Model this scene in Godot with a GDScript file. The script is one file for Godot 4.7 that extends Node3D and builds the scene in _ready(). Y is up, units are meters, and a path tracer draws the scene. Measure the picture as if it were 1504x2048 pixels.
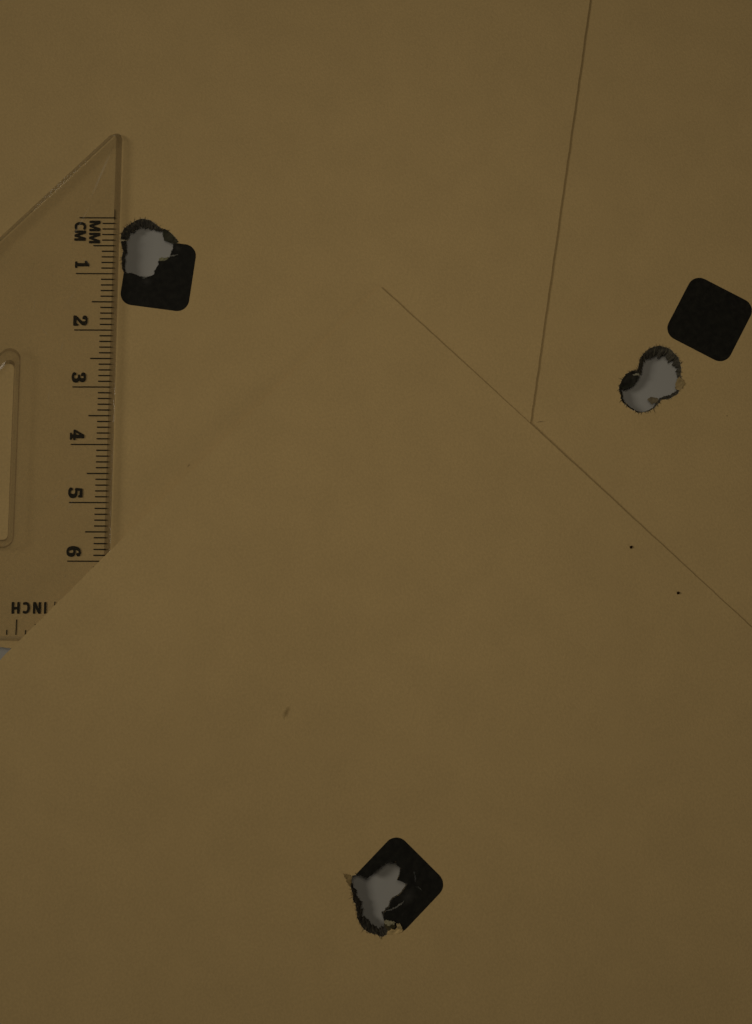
extends Node3D
# Three tan shooting-target cards with shot holes on a white table, and a clear set square laid over the left one.
# All sizes below are millimetres (x to the right, z towards the viewer, y up); M turns them into metres.

const M := 0.001
const CARD_THICK := 0.2
const SQUARE_SIDE := 12.0
const SET_BOTTOM := 1.88
const SET_TOP := 3.38

const LEFT_HOLE := [-44.58, -48.04, -44.48, -48.96, -43.93, -49.88, -43.05, -50.55, -42.16, -51.13, -41.27, -51.47, -40.46, -51.47, -39.64, -51.30, -38.81, -50.80, -38.15, -50.30, -37.49, -49.79, -36.51, -49.50, -35.76, -48.96, -35.10, -48.20, -34.43, -47.28, -35.48, -46.87, -35.31, -46.28, -35.71, -45.61, -35.93, -44.70, -36.33, -44.28, -36.65, -43.99, -37.87, -43.95, -38.03, -43.86, -37.86, -43.36, -38.25, -42.70, -38.65, -42.11, -38.52, -41.61, -39.12, -41.28, -40.09, -41.03, -41.07, -41.20, -42.05, -41.61, -42.86, -41.78, -43.18, -41.61, -43.92, -41.86, -44.26, -42.70, -44.32, -43.70, -44.31, -44.78, -44.10, -45.70, -44.39, -46.70, -44.53, -47.37]
const RIGHT_HOLE := [41.82, -21.09, 41.92, -21.96, 42.37, -22.92, 42.99, -23.80, 43.69, -24.32, 44.47, -24.54, 45.07, -24.58, 45.21, -24.93, 45.35, -25.63, 45.64, -26.77, 46.35, -27.64, 47.14, -28.34, 48.18, -28.74, 48.87, -28.87, 49.90, -28.69, 50.84, -28.26, 51.68, -27.47, 52.26, -26.77, 52.58, -25.63, 52.68, -24.41, 52.52, -23.53, 52.85, -22.84, 52.97, -22.31, 52.82, -21.79, 52.38, -21.18, 52.10, -20.57, 51.40, -20.05, 50.71, -19.62, 49.67, -19.44, 49.07, -19.35, 48.63, -18.66, 47.84, -17.97, 47.06, -17.45, 46.19, -17.19, 44.99, -17.10, 44.23, -17.53, 43.38, -18.05, 42.54, -18.75, 42.13, -19.53, 42.06, -20.31]
const BOTTOM_HOLE := [-4.19, 60.48, -3.22, 60.01, -2.69, 60.13, -1.55, 60.77, -0.76, 60.22, 0.20, 59.36, 1.08, 58.59, 1.96, 58.00, 2.66, 58.17, 3.19, 57.91, 3.54, 58.77, 4.07, 58.94, 3.98, 59.96, 3.45, 60.90, 4.15, 61.16, 5.12, 61.59, 4.68, 62.27, 3.97, 63.20, 2.83, 63.80, 2.39, 64.40, 2.30, 65.08, 1.78, 65.59, 1.34, 66.18, 1.21, 67.12, 1.51, 68.22, 1.99, 68.90, 1.78, 69.66, 0.99, 70.08, 0.03, 69.74, -0.93, 69.49, -1.89, 68.98, -2.68, 67.96, -3.12, 66.95, -3.21, 65.93, -3.39, 64.82, -3.83, 64.23, -3.83, 63.38, -4.05, 62.44, -4.27, 61.41]
const F_L1 := [-37.40, -49.54, -36.51, -49.46, -35.76, -48.96, -35.10, -48.20, -34.43, -47.28, -35.65, -47.12, -36.39, -47.45, -37.05, -47.70, -37.30, -48.54]
const F_L2 := [-37.87, -43.95, -37.80, -44.44, -37.40, -44.70, -36.91, -44.57, -36.18, -44.70, -36.33, -43.95]
const F_L3 := [-44.62, -47.83, -44.61, -47.49, -43.80, -47.58, -43.03, -47.68, -43.80, -47.73]
const T_L4 := [-35.94, -44.74, -35.29, -44.78, -34.40, -45.07, -35.21, -44.99, -35.74, -44.95]
const T_L5 := [-40.73, -40.87, -40.33, -41.12, -39.76, -41.03, -40.24, -40.70]
const F_R1 := [41.91, -21.53, 42.37, -22.92, 42.99, -23.80, 43.69, -24.32, 44.47, -24.54, 45.24, -24.58, 45.47, -23.36, 44.76, -22.23, 43.54, -21.44, 42.85, -21.27]
const F_R2 := [44.24, -23.80, 44.62, -23.62, 44.97, -23.71, 45.44, -23.58, 45.40, -23.97, 44.97, -24.01]
const F_R3 := [46.85, -19.53, 47.46, -20.05, 48.23, -19.88, 48.65, -19.79, 48.73, -19.27, 47.60, -18.57]
const F_R4 := [52.26, -23.45, 52.94, -22.84, 53.09, -22.23, 52.86, -21.70, 52.38, -21.09, 51.69, -21.27, 51.67, -22.14, 51.91, -22.92]
const T_B3 := [1.65, 65.84, 2.48, 65.54, 3.36, 65.16, 4.14, 64.52, 4.71, 64.23, 4.32, 64.74, 3.35, 65.37, 2.48, 65.80]
const T_B4 := [6.18, 59.54, 6.35, 59.54, 6.61, 60.56, 6.48, 61.24, 6.35, 60.39]
const T_B5 := [6.52, 62.05, 7.04, 61.97, 7.66, 62.61, 6.96, 62.18]
const CARD_COLOR := Vector3(0.615, 0.438, 0.195)
const BACK := Vector3(0.0085, 0.008, 0.0075)
const KEY := 0.82
const FILL := 0.0045

var org := Vector3.ZERO
var rng := RandomNumberGenerator.new()
var ripple := FastNoiseLite.new()
var mats := {}


# ---------- small helpers ----------
func v3(x: float, y: float, z: float) -> Vector3:
	return Vector3(x, y, z) * M - org

func poly(list: Array) -> PackedVector2Array:
	var p := PackedVector2Array()
	for i in range(0, list.size(), 2):
		p.append(Vector2(list[i], list[i + 1]))
	return p

func begin() -> SurfaceTool:
	var st := SurfaceTool.new()
	st.begin(Mesh.PRIMITIVE_TRIANGLES)
	return st

func tri(st: SurfaceTool, a: Vector3, b: Vector3, c: Vector3, group := -1) -> void:
	for p: Vector3 in [a, b, c]:
		st.set_smooth_group(group)
		st.set_uv(Vector2(p.x + org.x, p.z + org.z) / (72.0 * M))
		st.add_vertex(p)

func quad(st: SurfaceTool, a: Vector3, b: Vector3, c: Vector3, d: Vector3, group := -1) -> void:
	tri(st, a, b, c, group)
	tri(st, a, c, d, group)

func obj(called: String, st: SurfaceTool, material: Material, parent: Node, normals := true) -> MeshInstance3D:
	if normals:
		st.generate_normals()
	var o := MeshInstance3D.new()
	o.name = called
	o.mesh = st.commit()
	o.material_override = material
	parent.add_child(o, true)
	return o

func thing(called: String, label: String, category: String, at: Vector3, group := "") -> Node3D:
	var o := Node3D.new()
	o.name = called
	o.position = at * M
	org = at * M
	o.set_meta("label", label)
	o.set_meta("category", category)
	if group:
		o.set_meta("group", group)
	add_child(o, true)
	return o

func lin(r: float, g: float, b: float) -> Color:
	return Color(r, g, b).linear_to_srgb()


# ---------- materials ----------
func noise_tex(freq: float, octaves: int, low: float, high: float, sd: int, size := 1024, normal := 0.0) -> NoiseTexture2D:
	var n := FastNoiseLite.new()
	n.seed = sd
	n.noise_type = FastNoiseLite.TYPE_SIMPLEX_SMOOTH
	n.frequency = freq
	n.fractal_octaves = octaves
	n.fractal_gain = 0.6
	var t := NoiseTexture2D.new()
	t.width = size
	t.height = size
	t.seamless = true
	t.noise = n
	if normal > 0.0:
		t.as_normal_map = true
		t.bump_strength = normal
	else:
		var g := Gradient.new()
		g.set_color(0, Color(low, low, low))
		g.set_color(1, Color(high, high, high))
		t.color_ramp = g
	return t

func make_materials() -> void:
	var grain := noise_tex(0.11, 4, 0.93, 1.0, 3)
	var mottle := noise_tex(0.012, 3, 0.97, 1.0, 8, 512)
	var tooth := noise_tex(0.16, 3, 0, 1, 5, 1024, 2.0)
	var tan_card := StandardMaterial3D.new()
	tan_card.albedo_color = lin(CARD_COLOR.x, CARD_COLOR.y, CARD_COLOR.z)
	tan_card.albedo_texture = grain
	tan_card.detail_enabled = true
	tan_card.detail_albedo = mottle
	tan_card.detail_blend_mode = BaseMaterial3D.BLEND_MODE_MUL
	tan_card.normal_enabled = true
	tan_card.normal_texture = tooth
	tan_card.normal_scale = 0.18
	tan_card.roughness = 0.85
	tan_card.metallic_specular = 0.25
	mats.tan = tan_card
	var ink := StandardMaterial3D.new()
	ink.albedo_color = lin(0.02, 0.0185, 0.013)
	ink.albedo_texture = noise_tex(0.09, 3, 0.6, 1.0, 12, 512)
	ink.normal_enabled = true
	ink.normal_texture = tooth
	ink.normal_scale = 0.3
	ink.roughness = 0.75
	ink.metallic_specular = 0.3
	mats.ink = ink
	var soot := StandardMaterial3D.new()
	soot.vertex_color_use_as_albedo = true
	soot.roughness = 0.95
	soot.metallic_specular = 0.15
	mats.soot = soot
	var print_black := StandardMaterial3D.new()
	print_black.albedo_color = lin(0.004, 0.0035, 0.003)
	print_black.roughness = 0.7
	print_black.metallic_specular = 0.2
	mats.lettering = print_black
	var stain := StandardMaterial3D.new()
	stain.vertex_color_use_as_albedo = true
	stain.transparency = BaseMaterial3D.TRANSPARENCY_ALPHA
	stain.roughness = 0.95
	mats.stain = stain
	var white := StandardMaterial3D.new()
	white.albedo_color = lin(0.41, 0.40, 0.37)
	white.albedo_texture = noise_tex(0.05, 4, 0.95, 1.0, 21, 512)
	white.roughness = 0.7
	white.metallic_specular = 0.3
	mats.white = white
	# clear acrylic: faintly cloudy faces, and edges tinted dark in place of refraction
	for a in [["clear", Color(0.85, 0.78, 0.6, 0.016)], ["edge", Color(0.25, 0.16, 0.09, 0.34)], ["inner_edge", Color(0.3, 0.22, 0.14, 0.1)]]:
		var clear := StandardMaterial3D.new()
		clear.albedo_color = a[1]
		clear.transparency = BaseMaterial3D.TRANSPARENCY_ALPHA
		clear.roughness = 0.08
		mats[a[0]] = clear


# ---------- how high each card lies over the table ----------
func swell(x: float, z: float) -> float:
	return 0.05 * ripple.get_noise_2d(x, z)

func left_h(x: float, z: float) -> float:
	return 1.45 + 0.3 * (1.0 - smoothstep(-45.0, -5.0, x)) + 0.75 * smoothstep(-10.0, 30.0, x) + swell(x, z)

func right_h(x: float, z: float) -> float:
	return left_h(x, z) - 0.22 - 0.07 * smoothstep(16.0, 30.0, x)

func bottom_h(x: float, z: float) -> float:
	var lie := 1.85 + 0.56 * smoothstep(-10.0, 27.0, x) - 0.22 * smoothstep(27.0, 58.0, x) + swell(x, z)
	var from_peak := Vector2(x - 0.69, z + 39.33)
	var from_left := from_peak.cross(Vector2.from_angle(deg_to_rad(134.58)))
	var from_right := -from_peak.cross(Vector2.from_angle(deg_to_rad(43.24)))
	lie += 0.8 * smoothstep(-4.0, 24.0, from_left) * smoothstep(0.0, 34.0, from_right) * (1.0 - smoothstep(15.0, 58.0, z))   # its upper left edge droops
	var d := Vector2(x + 49.0, z - 17.0).length()
	var over := maxf(0.0, d - 13.0) / 29.0
	return lie + 1.95 * exp(-over * over)     # bent up over the corner of the set square


# ---------- cards ----------
func ray_hit(p: PackedVector2Array, c: Vector2, dir: Vector2, fallback: float) -> float:
	var best := -1.0
	for i in p.size():
		var a := p[i] - c
		var e := p[(i + 1) % p.size()] - p[i]
		var den := dir.cross(e)
		if absf(den) < 1e-9:
			continue
		var t := a.cross(e) / den
		var s := a.cross(dir) / den
		if s >= -1e-6 and s <= 1.000001 and t > 0.0:
			best = maxf(best, t)
	return best if best > 0.0 else fallback

func ragged(p: PackedVector2Array, amount: float, sd: int) -> PackedVector2Array:
	var n := FastNoiseLite.new()
	n.seed = sd
	n.frequency = 1.3
	n.fractal_octaves = 3
	var q := PackedVector2Array()
	for i in p.size():
		var a := p[i]
		var b := p[(i + 1) % p.size()]
		var steps := maxi(1, int(ceil(a.distance_to(b) / 0.13)))
		for k in steps:
			var w := a.lerp(b, float(k) / steps)
			var side := (b - a).normalized().orthogonal()
			q.append(w + side * amount * n.get_noise_2d(w.x * 3.0, w.y * 3.0) * 2.0)
	return q

# A card as rings of quads between its hole and its cut edge. Returns the hole's loop of points.
func card_sheet(root: Node3D, corners: PackedVector2Array, hole: PackedVector2Array, c: Vector2, height: Callable, sd: int) -> PackedVector2Array:
	var angles: Array[float] = []
	for k in 540:
		angles.append(TAU * k / 540.0)
	for q in corners:
		angles.append(fposmod((q - c).angle(), TAU))
	for k in 600:                                   # more points along the far cut edges
		var e := k % 4
		var w := corners[e].lerp(corners[(e + 1) % 4], (int(k / 4.0) + 0.5) / 150.0)
		angles.append(fposmod((w - c).angle(), TAU))
	angles.sort()
	var edge := FastNoiseLite.new()
	edge.seed = sd
	edge.frequency = 0.3
	var inner := PackedVector2Array()
	var outer := PackedVector2Array()
	for a in angles:
		var dir := Vector2.from_angle(a)
		inner.append(c + dir * ray_hit(hole, c, dir, 3.0))
		var far := ray_hit(corners, c, dir, 70.0)
		var rim := c + dir * far
		outer.append(rim + dir * 0.09 * edge.get_noise_2d(rim.x, rim.y))
	var ring: Array[float] = [0.0, 0.004, 0.012, 0.03, 0.06, 0.1, 0.15, 0.2, 0.26, 0.32, 0.38, 0.44, 0.5, 0.56, 0.62, 0.68, 0.74, 0.8, 0.86, 0.92, 0.97, 1.0]
	var top := []
	var low := []
	for t in ring:
		var row: PackedVector3Array = []
		var row_low: PackedVector3Array = []
		for i in inner.size():
			var w := inner[i].lerp(outer[i], t)
			var y: float = height.call(w.x, w.y)
			row.append(v3(w.x, y, w.y))
			row_low.append(v3(w.x, y - CARD_THICK, w.y))
		top.append(row)
		low.append(row_low)
	var st := begin()
	var n := inner.size()
	for r in ring.size() - 1:
		for i in n:
			var j := (i + 1) % n
			quad(st, top[r][i], top[r + 1][i], top[r + 1][j], top[r][j], 0)
			quad(st, low[r][i], low[r][j], low[r + 1][j], low[r + 1][i], 1)
	var last := ring.size() - 1
	for i in n:
		var j := (i + 1) % n
		quad(st, top[last][i], low[last][i], low[last][j], top[last][j], -1)
		quad(st, top[0][i], top[0][j], low[0][j], low[0][i], -1)
	obj("sheet", st, mats.tan, root)
	return inner

func rounded_square(c: Vector2, turn: float, r: float) -> PackedVector2Array:
	var p := PackedVector2Array()
	var h := SQUARE_SIDE / 2.0 - r
	for q in 4:
		var a0 := q * PI / 2.0
		var mid := Vector2(h, h).rotated(a0)
		for k in 9:
			p.append(c + (mid + Vector2(r, 0).rotated(a0 + PI / 2.0 * k / 8.0)).rotated(turn))
	return p

# The printed black square, cut where the shot took it away, as a film of ink on the card.
func aiming_square(root: Node3D, c: Vector2, turn: float, loop: PackedVector2Array, height: Callable) -> void:
	var st := begin()
	var left := Geometry2D.clip_polygons(rounded_square(c, turn, 2.1), loop)
	var cell := 1.2
	for piece in left:
		if Geometry2D.is_polygon_clockwise(piece):
			continue
		for gx in range(-9, 9):
			for gz in range(-9, 9):
				var o := c + Vector2(gx, gz) * cell
				var box := PackedVector2Array([o, o + Vector2(cell, 0), o + Vector2(cell, cell), o + Vector2(0, cell)])
				for bit in Geometry2D.intersect_polygons(piece, box):
					var ids := Geometry2D.triangulate_polygon(bit)
					for k in range(0, ids.size(), 3):
						var t := [bit[ids[k]], bit[ids[k + 1]], bit[ids[k + 2]]]
						if (t[1] - t[0]).cross(t[2] - t[0]) < 0.0:
							t.reverse()
						var w := []
						for q: Vector2 in t:
							w.append(v3(q.x, height.call(q.x, q.y) + 0.018, q.y))
						tri(st, w[0], w[1], w[2], 0)
	obj("aiming_square", st, mats.ink, root)

# Grey-black torn lip bent down all round a hole. spans: angle in degrees, width in mm.
func torn_rim(root: Node3D, loop: PackedVector2Array, c: Vector2, spans: Array, height: Callable, drop: float, dark: Color, sd: int) -> void:
	var n := FastNoiseLite.new()
	n.seed = sd
	n.frequency = 1.1
	n.fractal_octaves = 4
	var st := begin()
	var even: Array[float] = []                      # the hole's radius without its fine raggedness
	for i in loop.size():
		var sum := 0.0
		for k in range(-9, 10):
			sum += loop[posmod(i + k, loop.size())].distance_to(c) / 19.0
		even.append(sum)
	var rows := []
	var tones := []
	var steps := 6
	for k in steps + 1:
		var f := float(k) / steps
		var row: PackedVector3Array = []
		var tone: PackedColorArray = []
		for i in loop.size():
			var p := loop[i]
			var a := fposmod(rad_to_deg((p - c).angle()), 360.0)
			var w := 0.2
			for s in range(0, spans.size(), 2):
				var nx := (s + 2) % spans.size()
				var a0: float = spans[s]
				var a1: float = spans[nx] + (360.0 if nx == 0 else 0.0)
				var aa := a + (360.0 if a < spans[0] else 0.0)
				if aa >= a0 and aa <= a1:
					w = lerpf(spans[s + 1], spans[nx + 1], (aa - a0) / maxf(1e-3, a1 - a0))
			w *= 1.0 + 0.6 * n.get_noise_2d(p.x * 0.8, p.y * 0.8) + 0.25 * n.get_noise_2d(p.x * 1.5 + 40.0, p.y * 1.5)
			w = maxf(0.03, w)
			var q := c + (p - c).normalized() * (lerpf(p.distance_to(c), even[i], minf(1.0, f * 2.0)) - w * f + 0.01)
			var y: float = height.call(q.x, q.y) - 0.05 - drop * pow(f, 1.4) * minf(1.0, 0.3 + w) + 0.16 * f * n.get_noise_3d(q.x * 2.0, q.y * 2.0, 9.0)
			row.append(v3(q.x, y, q.y))
			var g := 1.0 + 0.9 * n.get_noise_3d(q.x * 2.5, q.y * 2.5, 3.0)
			var pale := clampf(n.get_noise_3d(q.x * 3.0, q.y * 3.0, 31.0) * 2.4 - 0.55, 0.0, 1.0)
			tone.append((dark * g).lerp(Color(0.22, 0.19, 0.11), pale * 0.75))
		rows.append(row)
		tones.append(tone)
	var m := loop.size()
	for k in steps:
		for i in m:
			var j := (i + 1) % m
			for q in [[k, i], [k, j], [k + 1, j], [k, i], [k + 1, j], [k + 1, i]]:
				st.set_smooth_group(0)
				st.set_color(tones[q[0]][q[1]])
				st.add_vertex(rows[q[0]][q[1]])
	obj("torn_rim", st, mats.soot, root)

# A shred of card: outline, lift at its middle, slope (rise per mm towards the given direction), colour.
func shred(root: Node3D, called: String, list: Array, height: Callable, lift: float, slope: Vector2, color: Color, sd: int) -> void:
	var n := FastNoiseLite.new()
	n.seed = sd
	n.frequency = 1.0
	n.fractal_octaves = 3
	var p := ragged(poly(list), 0.085, sd)
	if Geometry2D.is_polygon_clockwise(p):
		p.reverse()
	var mid := Vector2.ZERO
	for q in p:
		mid += q / p.size()
	var st := begin()
	var put := func(q: Vector2, under: float) -> void:
		var y: float = height.call(q.x, q.y) + lift + slope.dot(q - mid) + 0.12 * n.get_noise_2d(q.x * 2.0, q.y * 2.0) - under
		st.set_color(color * (1.0 + 0.8 * n.get_noise_2d(q.x * 3.0 + 9.0, q.y * 3.0)))
		st.add_vertex(v3(q.x, y, q.y))
	var cell := 0.35
	var lo := p[0]
	var hi := p[0]
	for q in p:
		lo = lo.min(q)
		hi = hi.max(q)
	for gx in int(ceil((hi.x - lo.x) / cell)):
		for gz in int(ceil((hi.y - lo.y) / cell)):
			var o := lo + Vector2(gx, gz) * cell
			var box := PackedVector2Array([o, o + Vector2(cell, 0), o + Vector2(cell, cell), o + Vector2(0, cell)])
			for bit in Geometry2D.intersect_polygons(p, box):
				var ids := Geometry2D.triangulate_polygon(bit)
				for k in range(0, ids.size(), 3):
					var t := [bit[ids[k]], bit[ids[k + 1]], bit[ids[k + 2]]]
					if (t[1] - t[0]).cross(t[2] - t[0]) < 0.0:
						t.reverse()
					st.set_smooth_group(0)
					for q: Vector2 in t:
						put.call(q, 0.0)
					t.reverse()
					st.set_smooth_group(1)
					for q: Vector2 in t:
						put.call(q, 0.08)
	for i in p.size():
		var a := p[i]
		var b := p[(i + 1) % p.size()]
		st.set_smooth_group(-1)
		for e in [[a, 0.0], [a, 0.08], [b, 0.08], [a, 0.0], [b, 0.08], [b, 0.0]]:
			put.call(e[0], e[1])
	obj(called, st, mats.soot, root)

# Fine hairs of paper standing out round a hole, each a thin three-sided spike.
func fringe(root: Node3D, loop: PackedVector2Array, c: Vector2, height: Callable, count: int, sd: int, black: PackedVector2Array) -> void:
	rng.seed = sd
	var st := begin()
	for k in count:
		var p := loop[rng.randi_range(0, loop.size() - 1)]
		var out := (p - c).normalized().rotated(rng.randf_range(-0.5, 0.5))
		var inward := rng.randf() < 0.12
		if inward:
			out = -out
		var on_black := Geometry2D.is_point_in_polygon(p + out * 0.15, black)
		var length := rng.randf_range(0.12, 0.5) if rng.randf() < 0.85 else rng.randf_range(0.5, 0.9)
		var wide := rng.randf_range(0.03, 0.075)
		var tone := Color(0.2, 0.15, 0.08) if rng.randf() < 0.55 else Color(0.05, 0.045, 0.03) if rng.randf() < 0.6 else Color(0.45, 0.36, 0.2)
		if on_black:
			tone = Color(0.05, 0.05, 0.045)
			length *= 0.6
		var tip := p + out * length
		var y: float = height.call(p.x, p.y)
		var side := out.orthogonal() * wide
		var a := v3(p.x - side.x, y + 0.01, p.y - side.y)
		var b := v3(p.x + side.x, y + 0.01, p.y + side.y)
		var d := v3(p.x, y + 0.09, p.y)
		var e := v3(tip.x, y + rng.randf_range(0.04, 0.2) * (-2.0 if inward else 1.0), tip.y)
		for t in [[a, e, d], [d, e, b], [a, b, e], [a, d, b]]:
			for q: Vector3 in t:
				st.set_smooth_group(-1)
				st.set_color(tone)
				st.add_vertex(q)
	obj("paper_fibres", st, mats.soot, root).set_meta("kind", "stuff")

# The pale broken core of the card showing in places along a hole's edge.
func pale_lip(root: Node3D, loop: PackedVector2Array, c: Vector2, height: Callable, sd: int, black: PackedVector2Array) -> void:
	var n := FastNoiseLite.new()
	n.seed = sd
	n.frequency = 0.55
	var st := begin()
	var m := loop.size()
	for i in m:
		var a := loop[i]
		var b := loop[(i + 1) % m]
		if n.get_noise_2d(a.x * 2.0, a.y * 2.0) < -0.05:
			continue
		var inside := Geometry2D.is_point_in_polygon(a + (a - c).normalized() * 0.2, black)
		var w := 0.04 if inside else 0.11
		var ao := a + (a - c).normalized() * w * (0.6 + n.get_noise_2d(a.x * 9.0, a.y * 9.0))
		var bo := b + (b - c).normalized() * w * (0.6 + n.get_noise_2d(b.x * 9.0, b.y * 9.0))
		var ya: float = height.call(a.x, a.y)
		var yb: float = height.call(b.x, b.y)
		for q in [[ao, ya + 0.022], [bo, yb + 0.022], [b, yb + 0.07], [ao, ya + 0.022], [b, yb + 0.07], [a, ya + 0.07], [a, ya + 0.07], [b, yb + 0.07], [b, yb - 0.06], [a, ya + 0.07], [b, yb - 0.06], [a, ya - 0.06]]:
			st.set_smooth_group(0)
			st.set_color(Color(0.16, 0.15, 0.13) if inside else Color(0.62, 0.5, 0.3))
			st.add_vertex(v3(q[0].x, q[1], q[0].y))
	obj("torn_edge", st, mats.soot, root)

func smudge(root: Node3D, called: String, c: Vector2, size: Vector2, turn: float, height: Callable, color: Color, sd: int) -> void:
	rng.seed = sd
	var st := begin()
	var steps := 20
	var rim := PackedVector2Array()
	for k in steps:
		rim.append(c + (Vector2.from_angle(TAU * k / steps) * size * rng.randf_range(0.75, 1.1)).rotated(turn))
	for k in steps:
		for q in [[c, 1.0], [rim[k], 0.0], [rim[(k + 1) % steps], 0.0]]:
			st.set_smooth_group(0)
			st.set_color(Color(color.r, color.g, color.b, color.a * q[1]))
			st.add_vertex(v3(q[0].x, height.call(q[0].x, q[0].y) + 0.026, q[0].y))
	obj(called, st, mats.stain, root)

func crumb(label: String, at: Vector3, size: float, sd: int) -> void:
	rng.seed = sd
	org = at * M
	var st := begin()
	var rows := 6
	var cols := 9
	var pts := []
	for r in rows + 1:
		var row := []
		for k in cols:
			var d := Vector3(0, 1, 0).rotated(Vector3.RIGHT, PI * r / rows).rotated(Vector3.UP, TAU * k / cols)
			var rad := size * (1.0 if r == 0 or r == rows else rng.randf_range(0.7, 1.25))
			row.append(Vector3(d.x * rad, maxf(0.0, 0.45 * size + d.y * rad * 0.6), d.z * rad) * M)
		pts.append(row)
	for r in rows:
		for k in cols:
			var j := (k + 1) % cols
			for q in [pts[r][k], pts[r][j], pts[r + 1][j], pts[r][k], pts[r + 1][j], pts[r + 1][k]]:
				st.set_smooth_group(-1)
				st.set_color(Color(0.025, 0.014, 0.006))
				st.add_vertex(q)
	var o := obj("crumb", st, mats.soot, self)
	o.position = at * M
	o.set_meta("label", label)
	o.set_meta("category", "crumb")
	o.set_meta("group", "crumbs on the front card")


# ---------- set square ----------
# Edges as point, direction; the inside lies to the left hand seen from above with z down (clockwise walk).
func set_loop(inset: Array, radius: float) -> PackedVector2Array:
	var p := [Vector2(-44.65, -66.31), Vector2(-45.17, 21.9), Vector2(-65.70, -47.20)]
	var d := [Vector2(-0.0065, 1.0).normalized(), Vector2(-1.0, -0.0158).normalized(), Vector2(0.713, -0.701).normalized()]
	var lines := []
	for i in 3:
		var inward: Vector2 = Vector2(-d[i].y, d[i].x)
		lines.append([p[i] + inward * inset[i], d[i]])
	var loop := PackedVector2Array()
	for i in 3:
		var a: Array = lines[(i + 2) % 3]
		var b: Array = lines[i]
		var corner: Vector2 = Geometry2D.line_intersects_line(a[0], a[1], b[0], b[1])
		var back: Vector2 = -a[1]
		var fwd: Vector2 = b[1]
		var half := absf(back.angle_to(fwd)) / 2.0
		var mid: Vector2 = corner + (back + fwd).normalized() * radius / sin(half)
		var from: Vector2 = corner + back * radius / tan(half) - mid
		var to: Vector2 = corner + fwd * radius / tan(half) - mid
		for k in 9:
			loop.append(mid + from.rotated(from.angle_to(to) * k / 8.0))
	return loop

func lettering(root: Node3D, called: String, text: String, font_name: String, c: Vector2, size: Vector2, up: Vector3, right: Vector3) -> void:
	var f := SystemFont.new()
	f.font_names = PackedStringArray([font_name])
	f.font_weight = 700
	var t := TextMesh.new()
	t.text = text
	t.font = f
	t.font_size = 64
	t.pixel_size = 0.01
	t.depth = 0.05
	t.curve_step = 1.5
	var box := t.get_aabb()
	var bold := 0.11                                # the print has spread: every stroke this much wider to each side
	var s := Vector3((size.x - 2.0 * bold) / box.size.x, (size.y - 2.0 * bold) / box.size.y, 0.1) * M
	var basis := Basis(right * s.x, up * s.y, Vector3.UP * s.z)
	var st := SurfaceTool.new()
	for k in 8:
		var off := Vector2.from_angle(TAU * k / 8.0) * bold
		st.append_from(t, 0, Transform3D(basis, v3(c.x + off.x, SET_BOTTOM - 0.012 - 0.0015 * k, c.y + off.y) - basis * box.get_center()))
	obj(called, st, mats.lettering, root, false)

func mark(st: SurfaceTool, a: Vector2, b: Vector2, wide: float) -> void:
	var n := (b - a).normalized().orthogonal() * wide / 2.0
	var y := SET_BOTTOM - 0.008
	var c := [a + n, b + n, b - n, a - n]
	var hi := []
	var lo := []
	for q: Vector2 in c:
		hi.append(v3(q.x, y, q.y))
		lo.append(v3(q.x, y - 0.008, q.y))
	quad(st, hi[0], hi[1], hi[2], hi[3])
	quad(st, lo[3], lo[2], lo[1], lo[0])
	for i in 4:
		var j := (i + 1) % 4
		quad(st, hi[i], lo[i], lo[j], hi[j])

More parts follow.
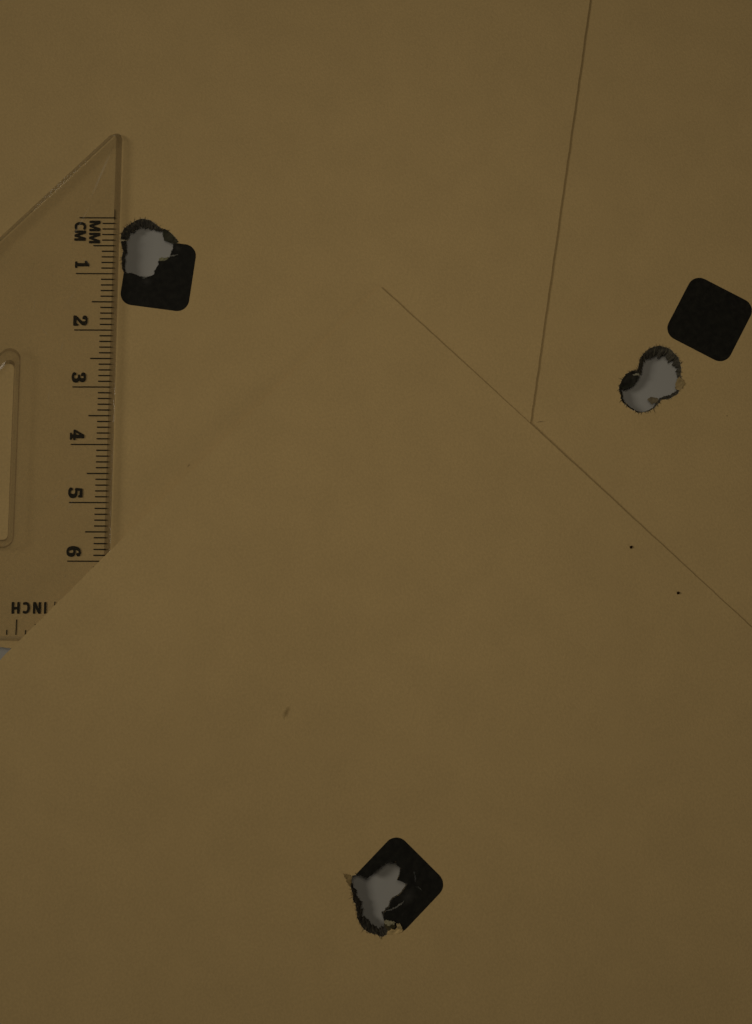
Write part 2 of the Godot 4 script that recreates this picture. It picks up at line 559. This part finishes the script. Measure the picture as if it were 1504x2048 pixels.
func make_set_square() -> void:
	var root := thing("set_square", "clear plastic set square with black centimetre and inch scales lying on the left card", "set square", Vector3(-60, SET_BOTTOM, -5))
	var loops := [
		[set_loop([0.0, 0.0, 0.0], 0.85), SET_BOTTOM], [set_loop([0.02, 0.02, 0.0], 0.85), SET_BOTTOM + 0.45], [set_loop([0.66, 0.7, 0.2], 0.7), SET_TOP],
		[set_loop([15.9, 15.4, 15.2], 1.9), SET_TOP], [set_loop([16.2, 15.7, 15.5], 1.7), SET_TOP - 0.25], [set_loop([17.25, 16.6, 16.4], 1.0), SET_BOTTOM + 0.35], [set_loop([17.55, 16.9, 16.7], 0.9), SET_BOTTOM],
	]
	var bottom_run := 17                             # the long straight stretch of the loop along the inch scale
	for piece in [["plate", [2, 6], mats.clear], ["bevelled_edge", [0, 1], mats.edge], ["lower_edge", [1], mats.inner_edge], ["opening_edge", [3, 5], mats.edge], ["opening_bevel", [4], mats.inner_edge]]:
		var st := begin()
		for k: int in piece[1]:
			var a: Array = loops[k]
			var b: Array = loops[(k + 1) % loops.size()]
			var m: int = a[0].size()
			for i in m:
				var j := (i + 1) % m
				if k == 1 and (i == bottom_run) != (piece[0] == "lower_edge"):
					continue
				quad(st, v3(a[0][i].x, a[1], a[0][i].y), v3(a[0][j].x, a[1], a[0][j].y), v3(b[0][j].x, b[1], b[0][j].y), v3(b[0][i].x, b[1], b[0][i].y))
		obj(piece[0], st, piece[2], root)
	# centimetre scale: base point of the zero mark, then down along the edge
	var along := Vector2(-0.0039, 1.0).normalized()
	var across := Vector2(-1.0, -0.0039).normalized()
	var zero := Vector2(-45.68, -51.62)
	var marks := begin()
	for k in 84:
		var a := zero + along * float(k)
		var reach := 6.5 if k % 10 == 0 else 3.6 if k % 5 == 0 else 2.1
		if k == 0:
			reach = 6.15
		mark(marks, a, a + across * reach, 0.22 if k % 10 else 0.2)
		mark(marks, a - across * 0.28, a - across * 0.02, 0.08)
	mark(marks, zero + along * -1.5, zero + along * 0.3, 0.14)  # line drawn in for the refraction seen in the bevel at zero
	obj("centimetre_scale", marks, mats.lettering, root)
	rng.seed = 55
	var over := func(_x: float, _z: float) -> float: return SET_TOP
	smudge(root, "scratch_or_glint", Vector2(-47.9, -58.6), Vector2(5.6, 0.3), 1.95, over, Color(0.85, 0.82, 0.72, 0.16), 110)  # pale streak painted on the plate, standing in for a reflection
	smudge(root, "scratch_or_glint", Vector2(-51.2, -50.0), Vector2(4.5, 0.22), 2.05, over, Color(0.85, 0.82, 0.72, 0.12), 111)  # second, fainter painted reflection streak
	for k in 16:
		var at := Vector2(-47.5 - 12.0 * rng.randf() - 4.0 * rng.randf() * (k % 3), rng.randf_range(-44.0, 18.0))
		smudge(root, "scratch_or_glint", at, Vector2(rng.randf_range(0.3, 2.2), 0.035), rng.randf_range(0.8, 2.4), over, Color(0.85, 0.82, 0.75, 0.3), 112 + k)
	var right := Vector3(along.x, 0, along.y)
	var up := Vector3(-across.x, 0, -across.y)
	lettering(root, "unit_lettering", "MM", "Droid Sans Bold", zero + along * 2.55 + across * 3.42, Vector2(4.1, 1.95), up, right)
	lettering(root, "unit_lettering", "CM", "Droid Sans Bold", zero + along * 2.45 + across * 5.95, Vector2(3.4, 2.05), up, right)
	for k in range(1, 9):
		lettering(root, "numeral", str(k), "Droid Serif", zero + along * (10.0 * k - 1.65) + across * 5.45, Vector2(1.35 if k == 1 else 1.85, 2.5), up, right)
	# inch scale along the bottom edge, read the other way up
	var inch := begin()
	var i0 := Vector2(-54.4, 20.9)
	var way := Vector2(-1.0, -0.0158).normalized()
	var rise := Vector2(0.0158, -1.0).normalized()
	for k in 48:
		var a := i0 + way * (25.4 / 16.0 * k)
		var reach := 5.7 if k % 16 == 0 else 3.6 if k % 8 == 0 else 2.6 if k % 4 == 0 else 1.9 if k % 2 == 0 else 0.85
		mark(inch, a, a + rise * reach, 0.17)
	obj("inch_scale", inch, mats.lettering, root)
	var letters := [["I", -55.95, 0.42], ["N", -57.35, 1.35], ["C", -59.15, 1.25], ["H", -60.95, 1.4]]
	for l in letters:
		lettering(root, "unit_lettering", l[0], "Droid Sans Bold", Vector2(l[1] + 0.02, 16.25), Vector2(l[2], 2.0), Vector3(0, 0, 1), Vector3(-1, 0, 0))


func quad_of(corner: Vector2, right: float, down: float, w: float, h: float) -> PackedVector2Array:
	var u := Vector2.from_angle(deg_to_rad(right)) * w
	var d := Vector2.from_angle(deg_to_rad(down)) * h
	return PackedVector2Array([corner, corner + u, corner + u + d, corner + d])


func _ready() -> void:
	# camera, surroundings, lamps
	var cam := Camera3D.new()
	cam.name = "camera"
	var tilt := deg_to_rad(4.8)
	cam.position = Vector3(0, 2.0 + 167.5 * cos(tilt), 167.5 * sin(tilt)) * M
	cam.fov = 55.0
	cam.near = 0.01
	cam.far = 20.0
	add_child(cam)
	cam.look_at_from_position(cam.position, Vector3(0, 2.0, 0) * M, Vector3(0, 0, -1))
	cam.current = true
	var world := WorldEnvironment.new()
	world.name = "surroundings"
	var env := Environment.new()
	env.background_mode = Environment.BG_COLOR
	env.background_color = lin(BACK.x, BACK.y, BACK.z)
	env.tonemap_mode = Environment.TONE_MAPPER_LINEAR
	env.tonemap_exposure = 1.0
	env.sdfgi_enabled = true
	env.ssao_enabled = true
	env.ssil_enabled = true
	world.environment = env
	add_child(world)
	var key := AreaLight3D.new()
	key.name = "window_light"
	key.area_size = Vector2(0.5, 0.5)
	key.light_energy = KEY
	key.light_color = Color(1.0, 0.965, 0.9)
	key.shadow_enabled = true
	add_child(key)
	key.look_at_from_position(Vector3(-1.66, 1.12, -0.20), Vector3.ZERO, Vector3.UP)
	var fill := AreaLight3D.new()
	fill.name = "vignette_light"  # added lamp above the cards; its falloff stands in for lens vignetting
	fill.area_size = Vector2(0.06, 0.06)
	fill.light_energy = FILL
	fill.light_color = Color(1.0, 0.95, 0.86)
	fill.shadow_enabled = true
	add_child(fill)
	fill.look_at_from_position(Vector3(-0.006, 0.176, -0.02), Vector3(-0.006, 0, -0.02), Vector3(0, 0, -1))
	var low_side := AreaLight3D.new()
	low_side.name = "added_side_light"  # added low lamp, giving the soft shade outside the front card's edge
	low_side.area_size = Vector2(0.3, 0.3)
	low_side.light_energy = 0.105
	low_side.light_color = Color(1.0, 0.93, 0.82)
	low_side.shadow_enabled = true
	add_child(low_side)
	low_side.look_at_from_position(Vector3(0.97, 0.4, 1.06), Vector3.ZERO, Vector3.UP)

	ripple.seed = 4
	ripple.frequency = 0.02
	ripple.fractal_octaves = 2
	make_materials()

	# the white table top
	var board := BoxMesh.new()
	board.size = Vector3(1.2, 0.03, 1.0)
	var table := MeshInstance3D.new()
	table.name = "table"
	table.mesh = board
	table.material_override = mats.white
	table.position = Vector3(0, -0.015, 0)
	table.set_meta("kind", "structure")
	table.set_meta("label", "plain pale grey table top seen through the shot holes")
	add_child(table)

	# right card, lowest
	var turn := 27.9
	var mid := Vector2(57.8, -33.5)
	var root := thing("target_card", "tan target card at the right, black square whole, double hole beside it", "target card", Vector3(mid.x, 1.5, mid.y), "tan target cards")
	var corner := mid + Vector2(-70, -70).rotated(deg_to_rad(turn))
	var hole := poly(RIGHT_HOLE)
	var c := Vector2(47.0, -22.84)
	var black := rounded_square(mid, deg_to_rad(28.1), 2.1)
	var loop := card_sheet(root, quad_of(corner, turn, turn + 90.0, 140.0, 140.0), ragged(hole, 0.09, 31), c, right_h, 31)
	aiming_square(root, mid, deg_to_rad(28.1), loop, right_h)
	torn_rim(root, loop, c, [0.0, 0.25, 20.0, 0.5, 45.0, 0.9, 60.0, 0.55, 75.0, 0.35, 100.0, 0.2, 130.0, 0.5, 150.0, 0.65, 180.0, 0.75, 200.0, 0.7, 222.0, 1.0, 235.0, 1.5, 260.0, 1.7, 290.0, 1.75, 315.0, 1.5, 340.0, 0.8], right_h, 0.75, Color(0.06, 0.054, 0.042), 41)
	shred(root, "torn_flap", F_R1, right_h, -0.35, Vector2(-0.15, -0.1), Color(0.035, 0.033, 0.026), 51)
	shred(root, "torn_flap", F_R2, right_h, -0.1, Vector2(0.0, 0.0), Color(0.3, 0.28, 0.2), 52)
	shred(root, "torn_flap", F_R3, right_h, -0.45, Vector2(0.1, 0.25), Color(0.16, 0.13, 0.08), 53)
	shred(root, "torn_flap", F_R4, right_h, -0.02, Vector2(0.25, 0.0), Color(0.28, 0.205, 0.095), 54)
	pale_lip(root, loop, c, right_h, 61, black)
	fringe(root, loop, c, right_h, 110, 71, black)
	smudge(root, "scratch_or_glint", Vector2(28.2, -15.55), Vector2(0.95, 0.09), -0.15, right_h, Color(0.09, 0.05, 0.02, 0.6), 81)
	smudge(root, "smudge", Vector2(60.3, -16.6), Vector2(0.16, 0.14), 0.0, right_h, Color(0.05, 0.03, 0.02, 0.8), 82)

	# left card over it
	mid = Vector2(-37.9, -41.5)
	root = thing("target_card", "tan target card under the set square, its black square torn at one corner", "target card", Vector3(mid.x, 1.2, mid.y), "tan target cards")
	var side := Vector2.from_angle(deg_to_rad(98.68))
	var low := Vector2.from_angle(deg_to_rad(9.6))
	var meet: Vector2 = Geometry2D.line_intersects_line(Vector2(26.39, -14.95), side, Vector2(-63.5, 22.75), low)
	c = Vector2(-40.51, -46.03)
	black = rounded_square(mid, deg_to_rad(7.6), 2.1)
	loop = card_sheet(root, PackedVector2Array([meet - side * 140.0 - low * 140.0, meet - side * 140.0, meet, meet - low * 140.0]), ragged(poly(LEFT_HOLE), 0.07, 32), c, left_h, 32)
	aiming_square(root, mid, deg_to_rad(7.6), loop, left_h)
	torn_rim(root, loop, c, [0.0, 0.12, 40.0, 0.1, 80.0, 0.08, 110.0, 0.12, 150.0, 0.5, 180.0, 0.65, 205.0, 0.95, 230.0, 1.25, 270.0, 1.3, 300.0, 0.7, 320.0, 0.35, 345.0, 0.2], left_h, 0.6, Color(0.045, 0.041, 0.034), 42)
	shred(root, "torn_flap", F_L1, left_h, -0.2, Vector2(0.25, -0.15), Color(0.05, 0.048, 0.032), 55)
	shred(root, "torn_flap", F_L2, left_h, -0.12, Vector2(0.0, 0.15), Color(0.2, 0.19, 0.11), 56)
	shred(root, "torn_flap", F_L3, left_h, -0.02, Vector2(0.0, 0.0), Color(0.45, 0.38, 0.24), 57)
	shred(root, "torn_flap", T_L4, left_h, 0.1, Vector2(0.0, 0.0), Color(0.16, 0.155, 0.13), 58)
	shred(root, "torn_flap", T_L5, left_h, 0.08, Vector2(0.0, 0.0), Color(0.1, 0.1, 0.085), 59)
	smudge(root, "painted_sheen", Vector2(-39.9, -40.2), Vector2(1.3, 0.7), 0.2, left_h, Color(0.075, 0.073, 0.062, 0.35), 86)  # grey patch painted as the sheen on crumpled ink
	smudge(root, "painted_sheen", Vector2(-34.6, -46.2), Vector2(0.9, 0.6), 0.4, left_h, Color(0.075, 0.073, 0.062, 0.35), 87)  # painted sheen again, by the torn corner
	pale_lip(root, loop, c, left_h, 62, black)
	fringe(root, loop, c, left_h, 75, 72, black)
	smudge(root, "smudge", Vector2(-32.1, -8.0), Vector2(0.5, 0.2), -0.9, left_h, Color(0.1, 0.06, 0.03, 0.35), 83)  # dark spot painted where the front card's edge has a small nick

	# set square on the left card
	make_set_square()

	# front card over everything
	mid = Vector2(3.46, 61.7)
	root = thing("target_card", "tan target card on top of the others, its tilted black square shot through", "target card", Vector3(mid.x, 1.6, mid.y), "tan target cards")
	c = Vector2(-0.67, 63.8)
	black = rounded_square(mid, deg_to_rad(44.2), 2.1)
	loop = card_sheet(root, quad_of(Vector2(0.69, -39.33), 43.24, 134.58, 140.0, 140.0), ragged(poly(BOTTOM_HOLE), 0.1, 33), c, bottom_h, 33)
	aiming_square(root, mid, deg_to_rad(44.2), loop, bottom_h)
	torn_rim(root, loop, c, [0.0, 0.12, 50.0, 0.15, 66.0, 1.0, 90.0, 1.5, 115.0, 1.3, 140.0, 1.3, 165.0, 1.1, 200.0, 0.7, 225.0, 0.15, 300.0, 0.12], bottom_h, 0.75, Color(0.05, 0.044, 0.035), 43)
	shred(root, "torn_flap", [2.0, 68.9, 2.48, 68.73, 3.1, 68.9, 3.71, 68.4, 4.15, 68.65, 4.46, 68.82, 4.15, 69.24, 3.54, 69.54, 2.83, 69.67, 2.22, 69.54, 1.78, 69.67], bottom_h, 0.1, Vector2.ZERO, Color(0.5, 0.36, 0.16), 90)
	shred(root, "torn_flap", [1.25, 67.9, 2.0, 67.7, 3.1, 67.9, 3.2, 68.5, 2.5, 68.95, 1.9, 69.0, 1.5, 68.5], bottom_h, 0.12, Vector2.ZERO, Color(0.06, 0.05, 0.025), 97)
	shred(root, "torn_flap", [1.25, 67.42, 1.95, 67.35, 3.2, 67.7, 2.95, 68.05, 2.5, 67.95, 2.15, 68.3, 1.8, 68.05, 1.45, 67.95], bottom_h, 0.22, Vector2(0.0, 0.12), Color(0.3, 0.27, 0.17), 91)
	shred(root, "torn_flap", [3.35, 67.9, 3.95, 67.85, 4.3, 68.5, 4.15, 68.9, 3.75, 68.6, 3.5, 68.75], bottom_h, 0.2, Vector2(0.05, 0.1), Color(0.36, 0.28, 0.14), 92)
	shred(root, "torn_flap", [-5.43, 59.86, -4.63, 60.13, -3.92, 60.21, -4.1, 61.45, -4.28, 61.98, -4.81, 61.28, -4.99, 60.75], bottom_h, 0.16, Vector2(-0.2, 0.0), Color(0.3, 0.21, 0.09), 96)
	shred(root, "torn_flap", T_B3, bottom_h, 0.12, Vector2(0.0, 0.0), Color(0.15, 0.145, 0.125), 93)
	shred(root, "torn_flap", T_B4, bottom_h, 0.08, Vector2(0.0, 0.0), Color(0.06, 0.06, 0.055), 94)
	shred(root, "torn_flap", T_B5, bottom_h, 0.08, Vector2(0.0, 0.0), Color(0.07, 0.07, 0.06), 95)
	smudge(root, "painted_sheen", Vector2(5.3, 63.6), Vector2(2.0, 1.3), -0.7, bottom_h, Color(0.075, 0.073, 0.062, 0.4), 85)  # sheen of the crumpled ink, painted in grey
	pale_lip(root, loop, c, bottom_h, 63, black)
	fringe(root, loop, c, bottom_h, 120, 73, black)
	smudge(root, "smudge", Vector2(-14.88, 33.5), Vector2(1.35, 0.6), -1.15, bottom_h, Color(0.2, 0.13, 0.04, 0.36), 84)

	crumb("tiny dark brown crumb on the front card, the one nearer the right card's double hole", Vector3(43.22, bottom_h(43.22, 5.98) + 0.02, 5.98), 0.26, 101)
	crumb("tiny dark brown crumb on the front card, the one nearer the photo's right edge", Vector3(50.99, bottom_h(50.99, 13.75) + 0.02, 13.75), 0.26, 102)
